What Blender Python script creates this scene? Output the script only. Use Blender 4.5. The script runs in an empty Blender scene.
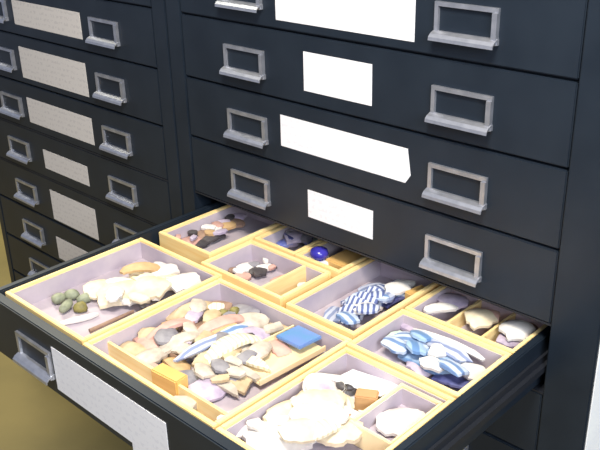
import bpy, bmesh, math, random
from mathutils import Vector, Matrix
SC = bpy.context.scene
COL = SC.collection
PI = math.pi

# ------------------------------------------------------------------ materials
def srgb(r, g, b):
    f = lambda c: (c/255/12.92) if c/255 <= .04045 else ((c/255+.055)/1.055)**2.4
    return (f(r), f(g), f(b), 1)

def mat(name, c1, c2=None, rough=.6, scale=30, metal=0, detail=4, bump=0, spec=.5):
    """two tones mixed by noise in object space"""
    m = bpy.data.materials.new(name); m.use_nodes = True
    nt = m.node_tree; b = nt.nodes['Principled BSDF']
    b.inputs['Roughness'].default_value = rough
    b.inputs['Metallic'].default_value = metal
    b.inputs['Specular IOR Level'].default_value = spec
    tc = nt.nodes.new('ShaderNodeTexCoord')
    nz = nt.nodes.new('ShaderNodeTexNoise'); nz.inputs['Scale'].default_value = scale
    nz.inputs['Detail'].default_value = detail
    nt.links.new(tc.outputs['Object'], nz.inputs['Vector'])
    rp = nt.nodes.new('ShaderNodeValToRGB')
    rp.color_ramp.elements[0].position = .35; rp.color_ramp.elements[1].position = .65
    rp.color_ramp.elements[0].color = srgb(*c1); rp.color_ramp.elements[1].color = srgb(*(c2 or c1))
    nt.links.new(nz.outputs['Fac'], rp.inputs['Fac'])
    nt.links.new(rp.outputs['Color'], b.inputs['Base Color'])
    if bump:
        bp = nt.nodes.new('ShaderNodeBump'); bp.inputs['Strength'].default_value = bump
        bp.inputs['Distance'].default_value = .002
        nt.links.new(nz.outputs['Fac'], bp.inputs['Height']); nt.links.new(bp.outputs['Normal'], b.inputs['Normal'])
    return m

def banded(name, c1, c2, scale, axis='X', rough=.3, dist=1.5, pos=.5):
    """glazed ceramic painted with bands"""
    m = mat(name, c1, c2, rough)
    nt = m.node_tree; b = nt.nodes['Principled BSDF']
    w = nt.nodes.new('ShaderNodeTexWave'); w.bands_direction = axis
    w.inputs['Scale'].default_value = scale; w.inputs['Distortion'].default_value = dist
    w.inputs['Detail'].default_value = 2
    tc = [n for n in nt.nodes if n.type == 'TEX_COORD'][0]
    rp = [n for n in nt.nodes if n.type == 'VALTORGB'][0]
    rp.color_ramp.elements[0].position = pos-.12; rp.color_ramp.elements[1].position = pos+.12
    nt.links.new(tc.outputs['Object'], w.inputs['Vector']); nt.links.new(w.outputs['Fac'], rp.inputs['Fac'])
    return m

def wood(name, c1, c2):
    m = mat(name, c1, c2, .55, 40)
    nt = m.node_tree
    mp = nt.nodes.new('ShaderNodeMapping'); mp.inputs['Scale'].default_value = (.25, .25, 3)
    tc = [n for n in nt.nodes if n.type == 'TEX_COORD'][0]; nz = [n for n in nt.nodes if n.type == 'TEX_NOISE'][0]
    nt.links.new(tc.outputs['Object'], mp.inputs['Vector']); nt.links.new(mp.outputs['Vector'], nz.inputs['Vector'])
    return m

def label_mat(name, paper, ink, row, amount):
    """paper with faint unreadable lines of handwriting"""
    m = mat(name, paper, paper, .7)
    nt = m.node_tree; b = nt.nodes['Principled BSDF']; N = nt.nodes.new; L = nt.links.new
    tc = [n for n in nt.nodes if n.type == 'TEX_COORD'][0]
    sp = N('ShaderNodeSeparateXYZ'); L(tc.outputs['Object'], sp.inputs['Vector'])
    mul = N('ShaderNodeMath'); mul.operation = 'MULTIPLY'; mul.inputs[1].default_value = 1/row; L(sp.outputs['Z'], mul.inputs[0])
    fr = N('ShaderNodeMath'); fr.operation = 'FRACT'; L(mul.outputs[0], fr.inputs[0])
    gt = N('ShaderNodeMath'); gt.operation = 'GREATER_THAN'; gt.inputs[1].default_value = .5; L(fr.outputs[0], gt.inputs[0])
    nz = N('ShaderNodeTexNoise'); nz.inputs['Scale'].default_value = 150; nz.inputs['Detail'].default_value = 3
    L(tc.outputs['Object'], nz.inputs['Vector'])
    g2 = N('ShaderNodeMath'); g2.operation = 'GREATER_THAN'; g2.inputs[1].default_value = .53; L(nz.outputs['Fac'], g2.inputs[0])
    pr = N('ShaderNodeMath'); pr.operation = 'MULTIPLY'; L(gt.outputs[0], pr.inputs[0]); L(g2.outputs[0], pr.inputs[1])
    am = N('ShaderNodeMath'); am.operation = 'MULTIPLY'; am.inputs[1].default_value = amount; L(pr.outputs[0], am.inputs[0])
    mx = N('ShaderNodeMixRGB'); mx.inputs[1].default_value = srgb(*paper); mx.inputs[2].default_value = srgb(*ink)
    L(am.outputs[0], mx.inputs['Fac']); L(mx.outputs['Color'], b.inputs['Base Color'])
    return m

M = {
 'steel': mat('dark_painted_steel', (26,34,44), (32,40,50), .36, 14, bump=.03, spec=.4),
 'steel_side': mat('dark_painted_steel_side', (25,28,35), (29,32,40), .5, 14),
 'nickel': mat('nickel', (204,205,212), (180,182,190), .32, 60, metal=.78),
 'label': label_mat('label_paper', (236,234,236), (120,120,150), .011, .10),
 'label_dim': label_mat('dimmed_label_paper', (210,203,196), (120,112,120), .011, .16),  # same paper, darker: light falloff toward the left cabinet put into the colour
 'poster': mat('white_sheet', (245,245,245), (240,240,242), .7),
 'wood_pale': wood('pale_wood', (247,222,162), (240,204,136)),
 'lining': mat('grey_lining_card', (190,178,184), (176,164,176), .8, 25),
 'floor': mat('olive_floor', (116,102,54), (102,90,46), .7, 5, bump=.02),
 'wall': mat('pale_wall', (170,168,120), (164,160,112), .8, 3),
 'cream': mat('cream_ceramic', (232,218,188), (206,188,158), .5, 45, bump=.2),
 'white': mat('white_ceramic', (234,230,224), (208,200,194), .4, 45, bump=.15),
 'ivory': banded('ivory_ceramic', (216,200,166), (236,226,200), 45, 'X', .5, 3, .3),
 'chalk': mat('chalky_ceramic', (206,194,178), (168,156,142), .55, 60, bump=.3),
 'buff': mat('buff_ceramic', (204,182,146), (176,152,118), .55, 60, bump=.3),
 'tan': mat('tan_ceramic', (206,172,124), (180,146,104), .6, 50, bump=.3),
 'pink': mat('pinkish_ceramic', (214,170,156), (184,140,128), .6, 50, bump=.3),
 'brown': mat('brown_ceramic', (164,134,112), (132,106,92), .6, 60, bump=.3),
 'dark': mat('dark_ceramic', (84,78,78), (60,56,60), .5, 70, bump=.3),
 'grey': mat('grey_ceramic', (150,146,150), (118,114,122), .6, 60, bump=.2),
 'lilac': mat('lilac_grey_ceramic', (196,182,196), (160,146,168), .5, 60, bump=.2),
 'navy': mat('navy_glaze', (64,68,118), (104,108,156), .35, 60),
 'blue': mat('blue_glaze', (92,104,176), (150,156,204), .35, 60),
 'slate': banded('slate_blue_glaze', (130,140,172), (186,190,206), 35, 'Y', .35, 3, .45),
 'bluewhite': banded('blue_and_white_glaze', (112,138,180), (192,204,222), 26, 'Y', .3, 4, .4),
 'bluelight': banded('light_blue_glaze', (106,140,184), (160,186,216), 18, 'Y', .3, 4, .45),
 'stripe': banded('striped_glaze', (92,104,150), (200,206,220), 40, 'X', .3, 1.5, .45),
 'palegreen': mat('pale_green_glass', (206,222,204), (176,204,180), .3, 50),
 'cobalt': mat('cobalt_glass', (52,48,150), (70,64,172), .2, 30),
 'collar': mat('white_collar', (232,228,224), (220,214,214), .4, 30),
 'greygreen': mat('grey_green_stone', (150,154,128), (120,124,104), .6, 90, bump=.4),
 'olive': mat('olive_stone', (136,126,70), (100,94,56), .6, 90, bump=.4),
 'card': mat('cream_card', (242,222,178), (234,208,160), .7, 20),
 'paper': mat('folded_white_paper', (240,239,240), (232,230,234), .7, 20),
 'orange': wood('orange_wood', (230,188,118), (218,168,96)),
 'orangewood': wood('deep_orange_wood', (234,186,110), (222,168,92)),
 'brownwood': wood('brown_wood', (206,164,114), (186,142,98)),
 'chipblue': mat('blue_tile', (92,138,182), (108,134,190), .35, 40),
}

# ------------------------------------------------------------------ helpers
def box(bm, x0, x1, y0, y1, z0, z1):
    vs = [bm.verts.new((x, y, z)) for x in (x0, x1) for y in (y0, y1) for z in (z0, z1)]
    for f in ((0,1,3,2), (4,6,7,5), (0,4,5,1), (2,3,7,6), (0,2,6,4), (1,5,7,3)):
        bm.faces.new([vs[i] for i in f])

def prism_x(bm, prof, x0, x1):
    """profile of (y, z) points swept along x"""
    a = [bm.verts.new((x0, y, z)) for y, z in prof]; b = [bm.verts.new((x1, y, z)) for y, z in prof]
    n = len(prof)
    for i in range(n): bm.faces.new((a[i], a[(i+1) % n], b[(i+1) % n], b[i]))
    bm.faces.new(a[::-1]); bm.faces.new(b)

def lathe(bm, prof, n=28, a0=0, a1=2*PI):
    full = abs(a1-a0-2*PI) < 1e-6
    rings = []
    for i in range(n if full else n+1):
        t = a0+(a1-a0)*i/n
        rings.append([bm.verts.new((r*math.cos(t), r*math.sin(t), z)) for r, z in prof])
    m = len(rings)
    for i in range(m if full else m-1):
        A, B = rings[i], rings[(i+1) % m]
        for j in range(len(prof)-1): bm.faces.new((A[j], B[j], B[j+1], A[j+1]))
    bmesh.ops.remove_doubles(bm, verts=bm.verts, dist=1e-6)

def link(name, bm, m, parent=None, bevel=0, smooth=False):
    bmesh.ops.recalc_face_normals(bm, faces=bm.faces)
    if bevel:
        bmesh.ops.bevel(bm, geom=[e for e in bm.edges if e.calc_face_angle(0) > .5], offset=bevel, segments=2, affect='EDGES', clamp_overlap=True)
    if smooth:
        for f in bm.faces: f.smooth = True
    me = bpy.data.meshes.new(name); bm.to_mesh(me); bm.free()
    me.materials.append(M[m])
    o = bpy.data.objects.new(name, me); COL.objects.link(o)
    if parent: o.parent = parent
    return o

def B(): return bmesh.new()

def tag(o, label, cat, group=None):
    o['label'] = label; o['category'] = cat
    if group: o['group'] = group
    return o

def empty(name, loc, label, cat, group=None):
    o = bpy.data.objects.new(name, None); COL.objects.link(o); o.location = loc
    o.empty_display_size = .02
    return tag(o, label, cat, group)

# ------------------------------------------------------------------ the room
def struct(name, bm, m):
    o = link(name, bm, m); o['kind'] = 'structure'; return o
FZ = -.90
bm = B(); box(bm, -4, 2.2, -2.6, 1.2, FZ-.1, FZ); struct('floor', bm, 'floor')
bm = B(); box(bm, -4, 2.2, 1.2, 1.3, FZ-.1, 1.9); struct('wall_back', bm, 'wall')

# ------------------------------------------------------------------ the cabinets
DW, ROW = .6635, .1          # drawer width and row height
HX = (-.5634, -.1849)         # left edges of the two pulls
def pull_bm(w=.085, h=.041):
    """card frame with a finger lip along its foot; origin at the frame's top left"""
    bm = B(); t = .0052; d = .004
    box(bm, 0, w, -d, 0, -t, 0)
    box(bm, 0, t, -d, 0, -h, -t); box(bm, w-t*1.25, w, -d*1.6, 0, -h, -t)
    prism_x(bm, [(0,-h+.007), (-d,-h+.007), (-.010,-h+.0045), (-.0135,-h+.001), (-.014,-h-.003), (-.0128,-h-.003), (-.0122,-h+.0002), (-.009,-h+.003), (-d,-h+.005), (-d,-h), (0,-h)], -.001, w+.001)
    bmesh.ops.bevel(bm, geom=[e for e in bm.edges if e.calc_face_angle(0) > .9], offset=.0006, segments=1, affect='EDGES', clamp_overlap=True)
    return bm
pull_mesh = None
def pull(parent, x, y, z):
    global pull_mesh
    if pull_mesh is None:
        o = link('handle', pull_bm(), 'nickel'); pull_mesh = o.data
    else:
        o = bpy.data.objects.new('handle', pull_mesh); COL.objects.link(o)
    o.parent = parent; o.location = (x, y, z); o['label'] = 'nickel card frame handle with finger lip'
    return o
def paper(parent, x0, x1, y, z0, z1, rot=0, m='label', skew=0, tab=None):
    """taped card; tab adds a step hanging at the right end"""
    bm = B(); cx, cz = (x0+x1)/2, (z0+z1)/2; hw, hh = (x1-x0)/2, (z1-z0)/2
    pts = [(-hw, -hh), (hw-.008*abs(skew), -hh), (hw, -hh+.012*abs(skew)), (hw-.006*skew, hh), (-hw, hh)]
    if tab: pts = [(-hw, -hh), (tab-cx, -hh), (tab-cx, -hh-.018), (hw, -hh-.018), (hw, hh), (-hw, hh)]
    a = [bm.verts.new((x, -.0007, z)) for x, z in pts]; b = [bm.verts.new((x, 0, z)) for x, z in pts]
    n = len(pts)
    for i in range(n): bm.faces.new((a[i], a[(i+1) % n], b[(i+1) % n], b[i]))
    bm.faces.new(a); bm.faces.new(b[::-1])
    o = link('paper_label', bm, m, parent); o.location = (cx, y, cz); o.rotation_euler = (0, rot, 0)
    o['label'] = 'white paper label taped to the drawer front'
    return o
FRONT_T = .022
front_mesh = None
def drawer_front(cab, z):
    """closed drawer: slab front flush with the stiles; origin at the drawer's top right corner"""
    global front_mesh
    if front_mesh is None:
        bm = B(); box(bm, -DW+.0012, -.0012, 0, FRONT_T, -ROW+.0017, -.0017)
        o = link('drawer', bm, 'steel', bevel=.0014); front_mesh = o.data
    else:
        o = bpy.data.objects.new('drawer', front_mesh); COL.objects.link(o)
    o.parent = cab; o.location = (0, 0, z)
    for hx in HX: pull(o, hx, 0, -.0339)
    return o
TOP, DEPTH, STL, STR = .232, .62, .0345, .0345
def cabinet(ox, label, rows, labels, skip=None, right=STR, left=STL):
    cab = empty('drawer_cabinet', (ox, 0, FZ), label, 'cabinet', 'dark steel drawer cabinets')
    def part(name, x0, x1, y0, y1, z0, z1, m='steel', bev=.002):
        bm = B(); box(bm, x0, x1, y0, y1, z0-FZ, z1-FZ); return link(name, bm, m, cab, bev)
    xl, xr = -DW-left, right
    part('stile', 0, xr, -.001, .035, FZ+.08, TOP-.03); part('stile', xl, -DW, -.001, .035, FZ+.08, TOP-.03)
    part('side_panel', xr-.012, xr-.0005, .036, DEPTH, FZ+.08, TOP-.03, 'steel_side'); part('side_panel', xl+.0005, xl+.012, .036, DEPTH, FZ+.08, TOP-.03, 'steel_side')
    part('back_panel', xl+.013, xr-.013, DEPTH-.012, DEPTH, FZ+.08, TOP-.03, 'steel_side')
    part('top_panel', xl, xr, -.001, DEPTH, TOP-.03, TOP)
    part('plinth', xl+.004, xr-.004, .012, DEPTH-.01, FZ, FZ+.08)
    for r in range(rows[0], rows[1]+1):
        z = -(r-2)*ROW
        part('rail', -DW, 0, .008 if r-1 != 5 and r != 5 else .0, .034, z-.0014, z+.0014, 'steel_side', 0)
        if r in (5, 6) and skip: part('shelf', -DW, 0, .035, DEPTH-.014, z-.001, z+.001, 'steel_side', 0)
        if r == skip: continue
        d = drawer_front(cab, z-FZ)
        for L in labels.get(r, []):
            paper(d, L[0], L[1], 0, L[3]-z, L[2]-z, L[4] if len(L) > 4 else 0, L[5] if len(L) > 5 else 'label', L[6] if len(L) > 6 else 0)
    return cab
RL = {1: [(-.452, -.215, .085, .0137, 0)],
      2: [(-.401, -.280, -.0235, -.0785, 0)],
      3: [(-.450, -.214, -.1235, -.171, .006, 'label', 1)],
      4: [(-.398, -.2755, -.227, -.2705, 0)]}
LL = {1: [(-.452, -.216, .07, .022, 0, 'label_dim')],
      2: [(-.454, -.2155, -.0305, -.0785, 0, 'label_dim')],
      3: [(-.456, -.219, -.123, -.1865, 0, 'label_dim')],
      4: [(-.457, -.222, -.2285, -.282, 0, 'label_dim')],
      5: [(-.423, -.260, -.3345, -.3765, 0, 'label_dim')],
      6: [(-.421, -.253, -.425, -.4935, 0, 'label_dim')],
      7: [(-.426, -.256, -.537, -.590, 0, 'label_dim')]}
right_cab = cabinet(0, 'dark steel drawer cabinet with one drawer pulled out', (0, 9), RL, 5, right=.061, left=.0355)
left_cab = cabinet(-.7361, 'dark steel drawer cabinet further left with all its drawers shut', (0, 9), LL, None, right=.0355, left=.022)

# the open drawer: sheet steel body with its slab front, a part of the right cabinet
RIM, FLOOR_Z = -.331, -.3665
X0, X1, YF, YB = -.6545, -.0125, -.378, .150
bm = B()
box(bm, X0, X1, YF, YB, FLOOR_Z-.031, FLOOR_Z-.001)
box(bm, X0, X0+.011, YF, YB, FLOOR_Z-.001, RIM+.003); box(bm, X1-.011, X1, YF, YB, FLOOR_Z-.001, RIM+.003)
box(bm, X0+.011, X1-.011, YB-.008, YB, FLOOR_Z-.001, RIM+.003)
box(bm, -DW+.0015, -.0015, YF-.015, YF, -.424, RIM+.002)
dr = link('drawer', bm, 'steel', right_cab, .0016); dr.location = (0, 0, -FZ)
dr['label'] = 'drawer pulled out and filled with wooden trays'
for x in (-.578, -.1849): pull(dr, x, YF-.015, -.3585)
paper(dr, -.489, -.252, YF-.015, -.4135, -.3475, 0, 'label', 0, tab=-.325)
for x0, x1 in ((X1+.0003, X1+.0095), (X0-.0075, X0-.0003)):
    bm = B(); box(bm, x0, x1, YF+.002, YB, -.371, -.362); box(bm, x0, x0+(x1-x0)*.4, YF+.002, YB, -.362, -.352)
    r = link('runner', bm, 'steel_side', dr)

# ------------------------------------------------------------------ large white sheet on the right end
bm = B(); box(bm, .0612, .0626, .003, .52, -.78, .16)
tag(link('paper_sheet', bm, 'poster'), 'large white sheet covering the right end of the near cabinet', 'paper')

# ------------------------------------------------------------------ trays
WT = .0065
DL = .008
def tray(x0, x1, y0, y1, z1, label, dividers=(), wt=WT, name='wooden_tray', cat='tray', group='wooden trays in the open drawer', m='wood_pale', zb=FLOOR_Z, low=0):
    t = empty(name, ((x0+x1)/2, (y0+y1)/2, zb), label, cat, group)
    w, d, h = (x1-x0)/2, (y1-y0)/2, z1-zb
    bm = B()
    box(bm, -w, w, -d, -d+wt, 0, h); box(bm, -w, w, d-wt, d, 0, h)
    box(bm, -w, -w+wt, -d+wt, d-wt, 0, h); box(bm, w-wt, w, -d+wt, d-wt, 0, h)
    link('frame', bm, m, t, .0009)
    bm = B(); a, b, e = w-wt, d-wt, .0009
    box(bm, -a, a, -b, b, .0008, .003)
    box(bm, -a, a, -b, -b+e, .003, h-.004); box(bm, -a, a, b-e, b, .003, h-.004)
    box(bm, -a, -a+e, -b+e, b-e, .003, h-.004); box(bm, a-e, a, -b+e, b-e, .003, h-.004)
    o = link('lining', bm, 'lining', t); o['label'] = 'grey card lining'
    cx, cy = (x0+x1)/2, (y0+y1)/2
    for (ax, ay, bx, by) in dividers:
        bm = B()
        if abs(ax-bx) < 1e-6: box(bm, ax-cx-.002, ax-cx+.002, max(ay-cy, -b+e), min(by-cy, b-e), .003, h-.002-low)
        else: box(bm, max(ax-cx, -a+e), min(bx-cx, a-e), ay-cy-.002, ay-cy+.002, .003, h-.002-DL*(d>.1))
        link('divider', bm, m, t)
    return t
tray(-.641, -.446, -.372, -.134, RIM, 'wooden tray in the front left corner holding cream sherds and pebbles')
tray(-.632, -.507, -.106, .090, RIM+.002, 'wooden tray at the back left holding small brownish sherds')
tray(-.502, -.414, -.017, .090, RIM, 'wooden tray of dark bluish sherds half under the drawer above')
tray(-.411, -.322, -.019, .090, RIM+.001, 'small wooden tray holding the cobalt blue stopper and an orange block')
tray(-.501, -.332, -.129, -.024, RIM, 'wooden tray split by one divider with a few dark and white sherds', [(-.378, -.2, -.378, 0)])
tray(-.317, -.196, -.135, .070, RIM+.001, 'wooden tray holding the standing blue and white striped sherds')
tray(-.190, -.0245, -.038, .070, RIM, 'narrow wooden tray with three compartments at the back right', [(-.135, -.1, -.135, .1), (-.082, -.1, -.082, .1)], low=.009)
tray(-.190, -.0245, -.157, -.042, RIM+.001, 'wooden tray holding blue plate sherds on the right side')
tray(-.441, -.191, -.375, -.143, RIM, 'largest wooden tray crowded with long sherds and the blue chip', [(-.44, -.342, -.19, -.342)])
tray(-.187, -.0245, -.376, -.161, RIM, 'wooden tray nearest the camera holding big white sherds')
tray(-.092, -.033, -.268, -.173, RIM-.003, 'little cream card box standing inside the nearest tray', (), .004, 'card_box', 'box', None, 'card', FLOOR_Z+.0035)

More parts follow.
